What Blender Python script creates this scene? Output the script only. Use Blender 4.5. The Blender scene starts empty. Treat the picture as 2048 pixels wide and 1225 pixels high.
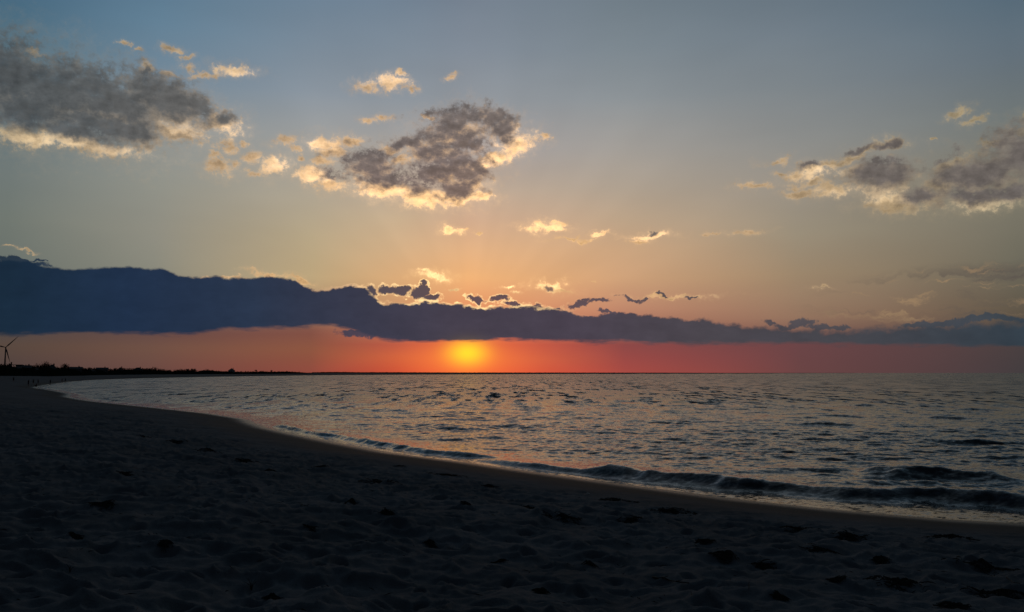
import bpy, bmesh, math, random
import numpy as np
from math import radians as R, sin, cos, tan, atan2, pi
from mathutils import Vector, Matrix

scene = bpy.context.scene
col = scene.collection
random.seed(7)
rng = np.random.default_rng(11)

# ------------------------------------------------------------------ camera
F = 1704.0                  # focal length of the 2048 px wide photograph, in pixels
CX, CY, HOR = 1024.0, 612.5, 746.3
H = 4.0                     # eye height above the sea, metres
PITCH = math.atan((HOR - CY) / F)
cam_d = bpy.data.cameras.new('camera')
cam = bpy.data.objects.new('camera', cam_d)
col.objects.link(cam)
cam.location = (0, 0, H)
cam.rotation_euler = (pi / 2 + PITCH, 0, 0)
cam_d.sensor_width = 36.0
cam_d.lens = 36.0 * F / 2048.0
cam_d.clip_start = 0.1
cam_d.clip_end = 120000
scene.camera = cam
scene.view_settings.view_transform = 'Standard'
scene.view_settings.look = 'None'
scene.view_settings.exposure = 0.0
scene.view_settings.gamma = 1.0

def ray(X, Y):
    """world direction of a photograph pixel"""
    a, b = (X - CX) / F, -(Y - CY) / F
    return Vector((a, cos(PITCH) - b * sin(PITCH), sin(PITCH) + b * cos(PITCH)))

def azel(X, Y):
    d = ray(X, Y).normalized()
    return math.degrees(atan2(d.x, d.y)), math.degrees(math.asin(d.z))

def plan(X, Y, z=0.0):
    """point where the pixel's ray meets height z"""
    d = ray(X, Y)
    t = (z - H) / d.z
    return d.x * t, d.y * t

def at_dist(X, dist):
    d = ray(X, HOR)
    s = dist / d.y
    return d.x * s, d.y * s

def hexlin(h):
    h = h.lstrip('#')
    out = []
    for i in (0, 2, 4):
        c = int(h[i:i + 2], 16) / 255
        out.append(c / 12.92 if c <= .04045 else ((c + .055) / 1.055) ** 2.4)
    return out

# ------------------------------------------------------------------ sky
SUN_AZ, SUN_EL = azel(935, 706)
world = bpy.data.worlds.new('World')
scene.world = world
world.use_nodes = True
wt = world.node_tree
wt.nodes.clear()

class NT:
    """small helper to write node graphs as expressions"""
    def __init__(s, tree): s.t = tree
    def put(s, sock, v):
        if isinstance(v, bpy.types.NodeSocket): s.t.links.new(v, sock)
        else: sock.default_value = v
    def m(s, op, a, b=0.0, c=0.0, clamp=False):
        n = s.t.nodes.new('ShaderNodeMath'); n.operation = op; n.use_clamp = clamp
        s.put(n.inputs[0], a); s.put(n.inputs[1], b); s.put(n.inputs[2], c)
        return n.outputs[0]
    def v(s, op, a, b=(0, 0, 0), c=(0, 0, 0), out=0):
        n = s.t.nodes.new('ShaderNodeVectorMath'); n.operation = op
        s.put(n.inputs[0], a); s.put(n.inputs[1], b)
        if op == 'MULTIPLY_ADD': s.put(n.inputs[2], c)
        return n.outputs['Value'] if op in ('LENGTH', 'DOT_PRODUCT', 'DISTANCE') else n.outputs[0]
    def scale(s, a, f):
        n = s.t.nodes.new('ShaderNodeVectorMath'); n.operation = 'SCALE'
        s.put(n.inputs[0], a); s.put(n.inputs['Scale'], f); return n.outputs[0]
    def xyz(s, x, y, z=0.0):
        n = s.t.nodes.new('ShaderNodeCombineXYZ')
        s.put(n.inputs[0], x); s.put(n.inputs[1], y); s.put(n.inputs[2], z); return n.outputs[0]
    def sep(s, v):
        n = s.t.nodes.new('ShaderNodeSeparateXYZ'); s.put(n.inputs[0], v); return n.outputs
    def mr(s, v, a, b, c=0.0, d=1.0, mode='SMOOTHSTEP'):
        n = s.t.nodes.new('ShaderNodeMapRange'); n.interpolation_type = mode
        s.put(n.inputs['Value'], v)
        for k, x in zip(('From Min', 'From Max', 'To Min', 'To Max'), (a, b, c, d)): s.put(n.inputs[k], x)
        return n.outputs['Result']
    def ramp(s, f, stops, mode='EASE'):
        n = s.t.nodes.new('ShaderNodeValToRGB'); cr = n.color_ramp; cr.interpolation = mode
        while len(cr.elements) > 1: cr.elements.remove(cr.elements[0])
        first = True
        for p, c in sorted(stops, key=lambda q: q[0]):
            e = cr.elements[0] if first else cr.elements.new(p)
            e.position = p; first = False
            e.color = (*(hexlin(c) if isinstance(c, str) else c), 1)
        s.put(n.inputs[0], f); return n.outputs[0]
    def mix(s, f, a, b, mode='MIX'):
        n = s.t.nodes.new('ShaderNodeMix'); n.data_type = 'RGBA'; n.blend_type = mode
        s.put(n.inputs[0], f); s.put(n.inputs[6], a); s.put(n.inputs[7], b); return n.outputs[2]
    def noise(s, vec, scale=1.0, detail=5.0, rough=0.55, color=False, lac=2.0, dist=0.0):
        n = s.t.nodes.new('ShaderNodeTexNoise'); s.put(n.inputs['Vector'], vec)
        n.inputs['Scale'].default_value = scale; n.inputs['Detail'].default_value = detail
        n.inputs['Roughness'].default_value = rough; n.inputs['Lacunarity'].default_value = lac
        n.inputs['Distortion'].default_value = dist
        return n.outputs['Color' if color else 'Fac']
    def maptex(s, vec, loc, rot, sc):
        n = s.t.nodes.new('ShaderNodeMapping'); n.vector_type = 'TEXTURE'
        s.put(n.inputs['Vector'], vec)
        n.inputs['Location'].default_value = loc; n.inputs['Rotation'].default_value = rot; n.inputs['Scale'].default_value = sc
        return n.outputs[0]
    def curve(s, f, pts):
        n = s.t.nodes.new('ShaderNodeFloatCurve'); c = n.mapping.curves[0]; n.mapping.use_clip = False
        c.points[0].location = pts[0]; c.points[1].location = pts[-1]
        for p in pts[1:-1]: c.points.new(*p)
        n.mapping.update(); s.put(n.inputs['Value'], f); return n.outputs[0]

W = NT(wt)
tc = wt.nodes.new('ShaderNodeTexCoord')
dirv = W.v('NORMALIZE', tc.outputs['Generated'])
dx, dy, dz = W.sep(dirv)
AZ = W.m('MULTIPLY', W.m('ARCTAN2', dx, dy), 180 / pi)
EL = W.m('MULTIPLY', W.m('ARCSINE', dz), 180 / pi)
P = W.xyz(AZ, EL)

# clear-sky colours: elevation ramps at seven bearings, blended by azimuth
def y2p(Y): return max(0.0, min(1.0, azel(1024, Y)[1] / 60.0))
sky_cols = [
 (-60,  {746:'3a3438', 700:'423c3c', 560:'4c5a60', 400:'4a6470', 200:'3c5a70', 0:'2e4c64'}),
 (0,    {746:'4c3f3e', 700:'58483f', 672:'504846', 560:'6a716b', 480:'717871', 400:'707977', 300:'64757c', 200:'52707f', 100:'48697f', 0:'3e6078'}),
 (300,  {746:'664640', 700:'6e5044', 672:'644a46', 560:'88877a', 480:'929084', 400:'92938a', 300:'888f90', 200:'728797', 100:'648196', 0:'58768c'}),
 (620,  {746:'8e4a3e', 700:'8c5540', 665:'805045', 560:'bea67e', 480:'baa888', 400:'b0a592', 300:'a09f9b', 200:'8a949e', 100:'7b8b9a', 0:'6b8093'}),
 (790,  {746:'cc5038', 715:'cc603e', 690:'b85844', 640:'c48a68', 600:'d29e70', 560:'dcac7a', 500:'d2ae86', 440:'cab090', 380:'baa896', 300:'a6a19c', 200:'8e969e', 100:'7e8b98', 0:'708192'}),
 (935,  {746:'f86038', 720:'f87040', 690:'e86444', 640:'e08860', 600:'eca06c', 555:'f4b67a', 500:'e6b486', 440:'d2ac8e', 380:'c0aa96', 300:'a8a19f', 200:'93989e', 100:'828c98', 0:'75818f'}),
 (1250, {746:'a84c44', 715:'9c4b47', 690:'8e4a48', 620:'c0886c', 560:'cc9f78', 500:'caa480', 440:'bea58a', 380:'b2a392', 300:'a49f99', 200:'8b9195', 100:'7d8890', 0:'717e88'}),
 (1600, {746:'6a4444', 690:'6c4648', 640:'94745f', 560:'9c866c', 480:'9c907c', 400:'989084', 300:'8c8d8b', 200:'7e868b', 100:'727e88', 0:'667581'}),
 (2048, {746:'423c3e', 690:'4a4040', 640:'605648', 560:'6e6a5c', 480:'787466', 400:'7a786c', 300:'6f7676', 200:'63707a', 100:'576a78', 0:'4c606f'}),
]
ELN = W.m('DIVIDE', EL, 60.0, clamp=True)
base = None
prev_az = None
for X, tab in sky_cols:
    a = -52.0 if X == -60 else azel(X, HOR)[0]
    stops = [(y2p(Y), c) for Y, c in tab.items()]
    top = hexlin(tab[0])
    stops += [(y2p(-160), [c * .85 for c in top]), (0.75, [c * .5 for c in top])]
    r = W.ramp(ELN, stops, 'LINEAR')
    base = r if base is None else W.mix(W.mr(AZ, prev_az, a, mode='LINEAR'), base, r)
    prev_az = a
# faint rays fanning out of the sun
SD = W.v('LENGTH', W.v('SUBTRACT', P, (SUN_AZ, SUN_EL, 0)))
rx, ry, rz = W.sep(W.v('SUBTRACT', P, (SUN_AZ, SUN_EL + 1.2, 0)))
fan = W.noise(W.xyz(W.m('MULTIPLY', W.m('ARCTAN2', ry, rx), 2.6), 0.0), 1.5, 1.5, .5)
fanw = W.m('MULTIPLY', W.mr(SD, 3, 9), W.mr(SD, 30, 14))
base = W.scale(base, W.m('MULTIPLY_ADD', W.m('MULTIPLY', W.m('SUBTRACT', fan, 0.5), fanw), 0.20, 1.0))
# broad unevenness of the air
air = W.noise(W.v('MULTIPLY', P, (0.05, 0.16, 0)), 1.0, 3.0, .55)
base = W.scale(base, W.mr(air, .3, .7, .95, 1.05, 'LINEAR'))

# --- clouds: ellipse fields in bearing/elevation, broken up by noise
warp1 = W.v('SUBTRACT', W.noise(P, 0.50, 6.0, .64, color=True), (.5, .5, .5))
Pw = W.v('ADD', P, W.v('MULTIPLY', warp1, (2.8, 1.9, 0)))
Pwx, Pwy, _pz = W.sep(Pw)
def field(blobs):
    acc = None
    for b in blobs:
        X, Y, rx_, ry_ = b[:4]
        rot = b[4] if len(b) > 4 else 0
        a, e = azel(X, Y)
        sx = abs(azel(X + rx_, Y)[0] - azel(X - rx_, Y)[0]) / 2
        sy = abs(azel(X, Y + ry_)[1] - azel(X, Y - ry_)[1]) / 2
        # feeding the running result through the dead third axis keeps the evaluation sequential (small stack)
        src = Pw if acc is None else W.xyz(Pwx, Pwy, acc)
        q = W.maptex(src, (a, e, 0), (0, 0, R(rot)), (sx, sy, 1 if acc is None else 1e7))
        l = W.v('LENGTH', q)
        acc = l if acc is None else W.m('SMOOTH_MIN', acc, l, 0.25)
    return W.m('SUBTRACT', 1.0, acc)
LIT = [(430,315,22,10),(470,330,18,9),(520,345,20,9),(455,300,26,14),(1590,350,36,12),(1560,345,20,7),(590,300,18,9),(1660,330,30,10),  # x, y, rx, ry, tilt
 (30,170,70,95),(120,200,130,85),(230,225,130,75,-12),(330,215,110,48,-22),(280,270,60,38),(60,270,90,32),(170,282,100,30,-8),(440,243,50,30,-15),(350,262,60,18,-8),(360,205,80,36,-20),
 (65,102,34,8),(240,92,16,6),(275,104,14,6),(345,96,18,9),(372,112,14,8),(372,135,14,14),(290,138,22,20),
 (465,140,46,15),(410,153,50,8,10),(335,152,22,8),
 (730,174,26,13,12),(775,166,36,15),(815,178,18,9),(803,152,12,6),(905,158,15,6),
 (735,244,22,8),(775,236,24,6,8),(855,234,14,4),
 (455,293,24,15),(438,338,42,17),(505,316,30,13),(548,330,24,22,40),(575,284,36,10,8),(490,290,14,6),
 (655,287,36,18),(700,280,30,9),(665,306,40,14),(600,318,12,8),(625,348,44,18),(665,370,46,18),(648,325,20,10),
 (745,338,56,36),(770,378,70,22,-8),(840,395,90,20,-6),(910,400,60,18,6),(925,376,50,26),(965,392,26,12,15),
 (830,290,48,20),(775,297,26,12),(800,322,40,12),(870,310,60,24),(910,268,76,42,10),(975,232,28,22),(1005,262,44,34,-20),(1040,290,44,22,25),(985,318,56,18,15),(930,345,66,26),(890,352,60,22),(955,335,40,16),
 (1087,272,9,8),(965,350,16,10),
 (900,460,20,9),(926,456,14,4.5),(952,463,6,2.5),(1088,454,46,9,-4),(1115,446,26,6),(1206,467,24,5),(1304,470,48,7),(1280,482,24,5),(1150,478,50,4),(1495,461,34,6),(1430,468,18,4),(1412,472,10,3),
 (1548,320,34,8,5),(1512,374,40,8),(1622,340,52,14,-4),(1620,366,44,12),(1600,388,34,10),(1660,380,40,16),(1740,298,60,10,12),(1782,284,36,14),(1700,318,46,10,8),(1720,345,44,24),(1765,362,70,44),(1790,408,76,20,-3),(1850,395,50,22),(1890,372,50,22),(1900,335,46,16,20),(1960,350,90,46,8),(2040,300,70,46),(1980,400,110,20),(1975,290,24,8),
 (1922,226,26,11,15),(1955,242,30,9,6),(2046,232,20,12),(2040,262,24,12),(1866,290,8,3),
 (864,550,36,9,2),(845,541,11,4.5),(905,574,14,2.5),(1014,568,13,3),(1032,583,12,4),(1095,568,34,9),(1120,578,34,6,-14),(1180,560,8,2.5),(1350,592,90,4),(1640,575,22,3,-6),
 (14,501,18,2.2),(54,506,20,2.0),(540,546,44,4,-4),(600,562,34,6,-18),(440,556,44,3),
]
DARK = [
 (20,150,80,84),(110,178,130,72),(220,196,130,62,-10),(330,196,86,44,-22),(200,250,110,34,-6),(268,262,60,30),(452,236,20,14),(60,225,110,36),(390,215,50,26,-30),(290,145,12,14),(150,262,90,18,-8),
 (740,330,54,36),(830,360,96,24,-8),(905,376,48,22),(895,326,78,24),(905,252,72,38,14),(980,228,28,24),(1004,258,34,26),(820,288,52,16),(935,348,44,20),(855,300,40,16),(668,350,24,14),(930,285,54,20),(870,345,60,16),
 (1762,350,64,34),(1775,322,30,12),(1880,318,52,12,26),(1835,393,44,15),(1960,345,96,32,6),(2040,305,70,52),(1950,390,80,18),(2010,388,80,18),(1776,287,30,8,15),(1622,332,24,6),(1720,300,34,6,12),
 (1100,570,9,4.5),(1300,466,9,3),
]
BRIGHT = [(864,550,40,12,2),(845,541,12,5),(900,459,22,9),(1088,453,46,10),(1095,566,34,8),(1206,467,20,6),(1300,471,40,6),(1020,572,24,8),(800,398,90,12,-8),(890,408,70,11,4),(960,392,26,12,25),(1000,322,60,10,16),(1045,280,22,24,20),(975,292,34,10),(640,290,22,12),(745,385,40,12,-14),(560,330,20,14),(640,352,34,10),
 (470,262,22,16),(380,256,50,8,-8),(250,303,60,8,-8),(110,282,80,9),(770,160,40,9),(475,141,30,8),(1740,392,60,10,-10),(1640,345,40,8),(1990,412,80,7)]

nz_fine = W.noise(P, 1.9, 8.0, .72)
nz_mid = W.noise(W.v('MULTIPLY', P, (.8, 1.1, 0)), .6, 4.0, .6)
nzc = W.m('SUBTRACT', nz_fine, .5)
nzm = W.m('SUBTRACT', nz_mid, .5)
tosun = W.scale(W.v('NORMALIZE', W.v('SUBTRACT', (SUN_AZ, SUN_EL, 0), P)), .36)
Pr = W.v('MULTIPLY', P, (.75, 1.1, 1))
rel_a = W.noise(Pr, .95, 5.0, .6)
rel_b = W.noise(W.v('ADD', Pr, tosun), .95, 5.0, .6)
RELF = W.m('SUBTRACT', rel_a, rel_b)                 # >0 on the sunward faces of the lobes
SDN = W.m('DIVIDE', SD, 40.0, clamp=True)
lit_col = W.ramp(SDN, [(0.0, (1.45, 1.0, .46)), (.11, (1.2, .80, .36)), (.2, (1.1, .66, .29)), (.32, (1.0, .60, .28)), (.45, (.84, .55, .30)), (.62, (.66, .46, .26)), (.8, (.56, .42, .24)), (1.0, (.40, .34, .21))], 'LINEAR')
dark_col = W.ramp(SDN, [(0.0, hexlin('6a4c48')), (.2, hexlin('7a645c')), (.32, hexlin('706462')), (.5, hexlin('606060')), (.75, hexlin('4a5156')), (1.0, hexlin('343f48'))], 'LINEAR')

dark_col = W.mix(W.mr(AZ, 4, 18), dark_col, (*hexlin('625c5a'), 1))

def cloudy(lit, dark, base, bright=None):
    """sunlit thin cloud with darker thick cores, over the clear sky"""
    Fl = W.m('ADD', field(lit), W.m('MULTIPLY_ADD', nzc, 2.6, W.m('MULTIPLY', nzm, 1.1)))
    a_veil = W.m('MULTIPLY', W.mr(Fl, -1.0, .5), .14)
    a_lit = W.mr(Fl, -.10, .80)
    body = W.scale(lit_col, W.mr(Fl, .1, 1.2, 1.12, .70))
    body = W.scale(body, W.mr(RELF, -.22, .22, .66, 1.26, 'LINEAR'))
    if bright:
        Fb = W.m('MULTIPLY_ADD', nzc, 1.6, field(bright))
        body = W.scale(body, W.mr(Fb, -1.2, .7, .78, 1.62))
    out = W.mix(a_veil, base, body)
    out = W.mix(W.m('MULTIPLY', a_lit, .90), out, body)
    if dark:
        Fd = W.m('ADD', field(dark), W.m('MULTIPLY_ADD', nzc, W.mr(SD, 14, 24, 1.5, 1.1), W.m('MULTIPLY_ADD', nzm, 1.0, W.m('MULTIPLY', RELF, W.mr(SD, 14, 24, -2.3, -.45)))))
        a_dark = W.mr(Fd, -.62, .62)
        dc = W.scale(dark_col, W.m('MULTIPLY', W.mr(RELF, -.2, .2, .84, 1.30, 'LINEAR'), W.mr(Fd, .1, 1.3, 1.10, .86)))
        out = W.mix(W.m('MULTIPLY', a_dark, W.mr(Fl, -.55, .15, 0.0, .94)), out, dc)
    return out

def pick(blobs, x0, x1, y0, y1, pad=34):
    return [b for b in blobs if b[0] + b[2] + pad > x0 and b[0] - b[2] - pad < x1 and b[1] + b[3] + pad > y0 and b[1] - b[3] - pad < y1]

YS, XA, XB = 432, 560, 1250           # the sky is evaluated in four sectors to keep it quick
def bgnode(c):
    n = wt.nodes.new('ShaderNodeBackground'); W.put(n.inputs['Color'], c); n.inputs['Strength'].default_value = 1.0
    return n.outputs[0]
up_left = bgnode(cloudy(pick(LIT, -900, XA, -900, YS), pick(DARK, -900, XA, -900, YS), base, pick(BRIGHT, -900, XA, -900, YS)))
up_mid = bgnode(cloudy(pick(LIT, XA, XB, -900, YS), pick(DARK, XA, XB, -900, YS), base, pick(BRIGHT, XA, XB, -900, YS)))
up_right = bgnode(cloudy(pick(LIT, XB, 3000, -900, YS), pick(DARK, XB, 3000, -900, YS), base, pick(BRIGHT, XB, 3000, -900, YS)))
sky = cloudy(pick(LIT, -900, 3000, YS, 900), pick(DARK, -900, 3000, YS, 900), base, pick(BRIGHT, -900, 3000, YS, 900))

# faint high streaks low on the right
stn = W.noise(W.v('MULTIPLY', Pw, (.10, .75, 0)), 1.0, 5.0, .6)
sa, se = azel(1900, 590)
smask = W.mr(W.v('LENGTH', W.maptex(P, (sa, se, 0), (0, 0, R(3)), (9.5, 2.1, 1))), 1.0, .45)
sky = W.mix(W.m('MULTIPLY', W.m('MULTIPLY', W.mr(stn, .46, .64), smask), .85), sky, (*hexlin('5c544e'), 1))
stn2 = W.noise(W.v('MULTIPLY', Pw, (.16, 1.1, 0)), 1.4, 5.0, .6)
sky = W.mix(W.m('MULTIPLY', W.m('MULTIPLY', W.mr(stn2, .54, .68), smask), .7), sky, (*hexlin('a08464'), 1))

# the low bank: top and bottom edges as curves over bearing
top_px = [(-600,560),(-200,530),(0,521),(70,526),(95,537),(230,535),(330,540),(365,552),(470,556),(560,556),(610,570),(640,580),(690,571),(735,580),(752,604),(800,606),(850,603),(900,606),(960,615),(1050,613),(1120,622),(1180,632),(1240,626),(1300,631),(1400,641),(1500,653),(1600,660),(1680,663),(1750,657),(1850,652),(2048,645),(2400,640)]
bot_px = [(-600,640),(0,668),(200,666),(370,667),(500,657),(640,653),(690,657),(760,677),(850,683),(935,681),(1000,679),(1130,683),(1250,685),(1350,687),(1500,686),(1750,690),(2048,692),(2400,690)]
def edge(pts):
    out = []
    for X, Y in pts:
        a, e = azel(X, Y)
        out.append(((a + 55) / 110, e / 12))
    return out
AZN = W.m('MULTIPLY_ADD', AZ, 1 / 110, .5)
# lumps on the upper side, smoother and streakier on the lower side
n_top = W.noise(W.v('MULTIPLY', P, (1.0, 1.3, 0)), .9, 6.0, .6)
n_bot = W.noise(W.v('MULTIPLY', P, (.45, 2.0, 0)), 1.0, 5.0, .55)
top_el = W.m('MULTIPLY', W.curve(AZN, edge(top_px)), 12.0)
bot_el = W.m('MULTIPLY', W.curve(AZN, edge(bot_px)), 12.0)
dtop = W.m('SUBTRACT', W.m('MULTIPLY_ADD', W.m('SUBTRACT', n_top, .5), W.mr(AZ, -22, -9, .55, 1.15), top_el), EL)     # >0 inside
dbot = W.m('SUBTRACT', EL, W.m('MULTIPLY_ADD', W.m('SUBTRACT', n_bot, .5), .85, bot_el))
PUFF = [(740,583,16,15),(715,578,14,8),(775,577,20,11),(800,582,20,10),(836,586,18,10),(850,578,11,10),(862,590,20,7),(957,596,22,7,-12),(998,600,20,8),(1040,612,40,6),(1085,615,50,6,-6),
        (1150,609,22,7),(1165,602,12,5),(1195,606,32,6),(1255,597,24,4.5,-5),(1283,597,14,3),(1215,628,26,4),(1330,591,10,2.5),(1385,593,14,2.5),
        (1548,645,20,7),(1600,650,50,8),(1670,653,46,6),(725,666,60,8,-3),(700,660,30,6),(40,524,60,6,-4),(75,520,18,3),(1640,656,30,5),(1880,648,90,9),(1990,642,70,10)]
Fp = W.m('MULTIPLY_ADD', nzc, 1.4, field(PUFF))
softR = W.mr(AZ, 8, 30, .10, .35, 'LINEAR')
a_bank = W.m('MULTIPLY', W.mr(W.m('DIVIDE', dtop, softR), -.8, 1.1), W.mr(dbot, -.16, .16))
band_az = W.m('MULTIPLY_ADD', AZ, 1 / 80, .5)
def azp(X): return azel(X, HOR)[0] / 80 + .5
bank_col = W.ramp(band_az, [(0, '121f2b'), (azp(0), '1a2c3e'), (azp(250), '203048'), (azp(500), '29354a'), (azp(700), '383a4b'), (azp(900), '453f4c'), (azp(1150), '4a424e'), (azp(1400), '4b464d'), (azp(1700), '45454b'), (azp(2048), '35404a'), (1, '242c34')], 'LINEAR')
bank_col = W.scale(bank_col, W.mr(RELF, -.2, .2, .96, 1.05, 'LINEAR'))
bank_col = W.scale(bank_col, W.m('MULTIPLY_ADD', W.m('SUBTRACT', W.noise(W.v('MULTIPLY', P, (.25, .8, 0)), 1.0, 5.0, .55), .5), .5, 1.0))
# silver lining: sunlight coming through the thin upper edge, strongest near the sun
near = W.m('MULTIPLY', W.mr(AZ, azel(560, 600)[0], azel(830, 600)[0]), W.mr(AZ, azel(1200, 600)[0], azel(960, 600)[0]))
rim = W.m('MULTIPLY', W.m('MULTIPLY', W.mr(dtop, -.15, -.03), W.mr(dtop, .16, .02)), near)
rimn = W.mr(n_bot, .38, .58)
prim = W.m('MULTIPLY', W.m('MULTIPLY', W.m('MULTIPLY', W.mr(Fp, -.34, -.04), W.mr(Fp, .30, .0)), near), W.mr(EL, 3.4, 4.0))
a_puff = W.mr(Fp, -.05, .35)
rimc = W.mix(W.mr(SD, 12, 5), (.80, .46, .27, 1), (1.35, .92, .42, 1))
sky = W.mix(W.m('MULTIPLY', prim, W.m('MULTIPLY_ADD', W.mr(nz_fine, .40, .56), .72, .15)), sky, rimc)
sky = W.mix(W.m('MULTIPLY', a_puff, .92), sky, W.scale(bank_col, 1.12))
sky = W.mix(a_bank, sky, bank_col)
sky = W.mix(W.m('MULTIPLY', rim, W.m('MULTIPLY_ADD', rimn, .85, .12)), sky, rimc)
# sun low under the bank, blurred by the haze
g = W.maptex(P, (SUN_AZ, SUN_EL, 0), (0, 0, 0), (1.25, .8, 1))
g1 = W.m('POWER', 2.718, W.m('MULTIPLY', W.v('DOT_PRODUCT', g, g), -1.0))
g = W.maptex(P, (SUN_AZ - .1, SUN_EL - .35, 0), (0, 0, 0), (3.3, 1.4, 1))
g2 = W.m('POWER', 2.718, W.m('MULTIPLY', W.v('DOT_PRODUCT', g, g), -1.0))
under = W.m('SUBTRACT', 1.0, a_bank)
sky = W.mix(W.m('MULTIPLY', W.m('MULTIPLY', g2, .62), under), sky, (1.05, .24, .045, 1))
sky = W.mix(W.m('MULTIPLY', W.m('MULTIPLY', g1, .93), W.m('MULTIPLY_ADD', under, .75, .12)), sky, (1.35, .86, .03, 1))

low_sky = bgnode(sky)

# a physical dusk sky everywhere outside the western sector
nish = wt.nodes.new('ShaderNodeTexSky'); nish.sky_type = 'NISHITA'; nish.sun_disc = False
nish.sun_elevation = R(SUN_EL); nish.sun_rotation = R(SUN_AZ)
nish.air_density = 1.5; nish.dust_density = 2.0
dusk = bgnode(W.v('ADD', W.scale(nish.outputs[0], 0.010), (.006, .011, .019)))
def mixs(f, a, b):
    n = wt.nodes.new('ShaderNodeMixShader'); W.put(n.inputs[0], f); wt.links.new(a, n.inputs[1]); wt.links.new(b, n.inputs[2]); return n.outputs[0]
step = lambda v, t: W.m('GREATER_THAN', v, t)
up = mixs(step(AZ, azel(XA, 250)[0]), up_left, mixs(step(AZ, azel(XB, 250)[0]), up_mid, up_right))
west = mixs(step(EL, azel(1024, YS)[1]), low_sky, up)
west = mixs(step(-1.0, EL), west, dusk)
rear = W.m('MAXIMUM', W.mr(W.m('ABSOLUTE', AZ), 42, 66), W.mr(EL, 38, 70))
final = mixs(rear, west, dusk)
wo = wt.nodes.new('ShaderNodeOutputWorld'); wt.links.new(final, wo.inputs[0])
world.cycles.sampling_method = 'MANUAL'
world.cycles.sample_map_resolution = 512

# ------------------------------------------------------------------ sun, veiled by the bank
sl = bpy.data.lights.new('sun', 'SUN')
sl.energy = 0.004; sl.angle = R(16); sl.color = (1.0, .46, .2)
so = bpy.data.objects.new('sun', sl); col.objects.link(so)
sdir = Vector((sin(R(SUN_AZ)) * cos(R(SUN_EL)), cos(R(SUN_AZ)) * cos(R(SUN_EL)), sin(R(SUN_EL + 1.0))))
so.rotation_euler = sdir.to_track_quat('Z', 'Y').to_euler()

# ------------------------------------------------------------------ helpers
def tag(o, label=None, cat=None, group=None, kind=None):
    if label: o['label'] = label
    if cat: o['category'] = cat
    if group: o['group'] = group
    if kind: o['kind'] = kind
    return o

def link_mesh(name, me, mat=None, parent=None):
    o = bpy.data.objects.new(name, me); col.objects.link(o)
    if mat: me.materials.append(mat)
    if parent: o.parent = parent
    return o

def grid_mesh(name, co, nr, nc, attrs=None):
    """co (nr*nc,3) in row-major order -> quad mesh"""
    me = bpy.data.meshes.new(name)
    i = np.arange((nr - 1) * (nc - 1)); r = i // (nc - 1); c = i % (nc - 1)
    a = r * nc + c
    quads = np.stack([a, a + 1, a + nc + 1, a + nc], 1).astype(np.int32)
    me.vertices.add(nr * nc); me.vertices.foreach_set('co', co.astype(np.float32).ravel())
    me.loops.add(quads.size); me.loops.foreach_set('vertex_index', quads.ravel())
    me.polygons.add(len(quads)); me.polygons.foreach_set('loop_start', np.arange(0, quads.size, 4, dtype=np.int32))
    try: me.polygons.foreach_set('loop_total', np.full(len(quads), 4, dtype=np.int32))
    except Exception: pass
    me.update(calc_edges=True)
    me.polygons.foreach_set('use_smooth', np.ones(len(quads), dtype=bool))
    for k, v in (attrs or {}).items():
        at = me.attributes.new(k, 'FLOAT', 'POINT'); at.data.foreach_set('value', v.astype(np.float32).ravel())
    return me

def hash2(ix, iy, s=0):
    n = (ix.astype(np.int64) * 374761393 + iy.astype(np.int64) * 668265263 + s * 974634777) & 0xffffffff
    n = ((n ^ (n >> 13)) * 1274126177) & 0xffffffff
    n = (n ^ (n >> 16)) & 0xffffff
    return n / float(0xffffff)

def vnoise(x, y, s=0):
    ix, iy = np.floor(x), np.floor(y); fx, fy = x - ix, y - iy
    fx = fx * fx * fx * (fx * (fx * 6 - 15) + 10); fy = fy * fy * fy * (fy * (fy * 6 - 15) + 10)
    a, b = hash2(ix, iy, s), hash2(ix + 1, iy, s)
    c, d = hash2(ix, iy + 1, s), hash2(ix + 1, iy + 1, s)
    return (a * (1 - fx) + b * fx) * (1 - fy) + (c * (1 - fx) + d * fx) * fy * 1.0 - .5

def fbm(x, y, oct=4, s=0, g=.5):
    out = 0; a = 1.0
    for k in range(oct):
        th = .6 * k
        out = out + a * vnoise(x * cos(th) - y * sin(th) + 17.3 * k, x * sin(th) + y * cos(th) - 9.1 * k, s + k)
        x, y, a = x * 2.03, y * 2.03, a * g
    return out

def sstep(a, b, x):
    t = np.clip((x - a) / (b - a), 0, 1); return t * t * (3 - 2 * t)

# ------------------------------------------------------------------ coast outline (plan view, sea level)
near_px = [(2300,1058),(2048,1047),(1900,1039),(1700,1022),(1500,1001),(1300,975),(1100,948),(960,928),(800,908),(700,890),(600,870),(545,858),(515,848),(500,840),(430,829),(300,815),(200,805),(165,800),(140,795),(146,789),(110,782),(72,776.5)]
far_px = [(92,771.5),(140,764.5),(180,761),(260,758),(350,755.8),(440,754),(520,752.9),(600,751.6),(700,750.6),(800,750.0),(950,749.3),(1100,748.7),(1300,748.2),(1450,747.7),(1540,747.2)]
shore = [(400.0, -120.0), (120.0, -10.0)] + [plan(*p) for p in near_px] + [plan(*p) for p in far_px]
land = shore + [(9000.0, 22000.0), (-26000.0, 24000.0), (-26000.0, -6000.0), (400.0, -6000.0)]
LP = np.array(land)

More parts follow.
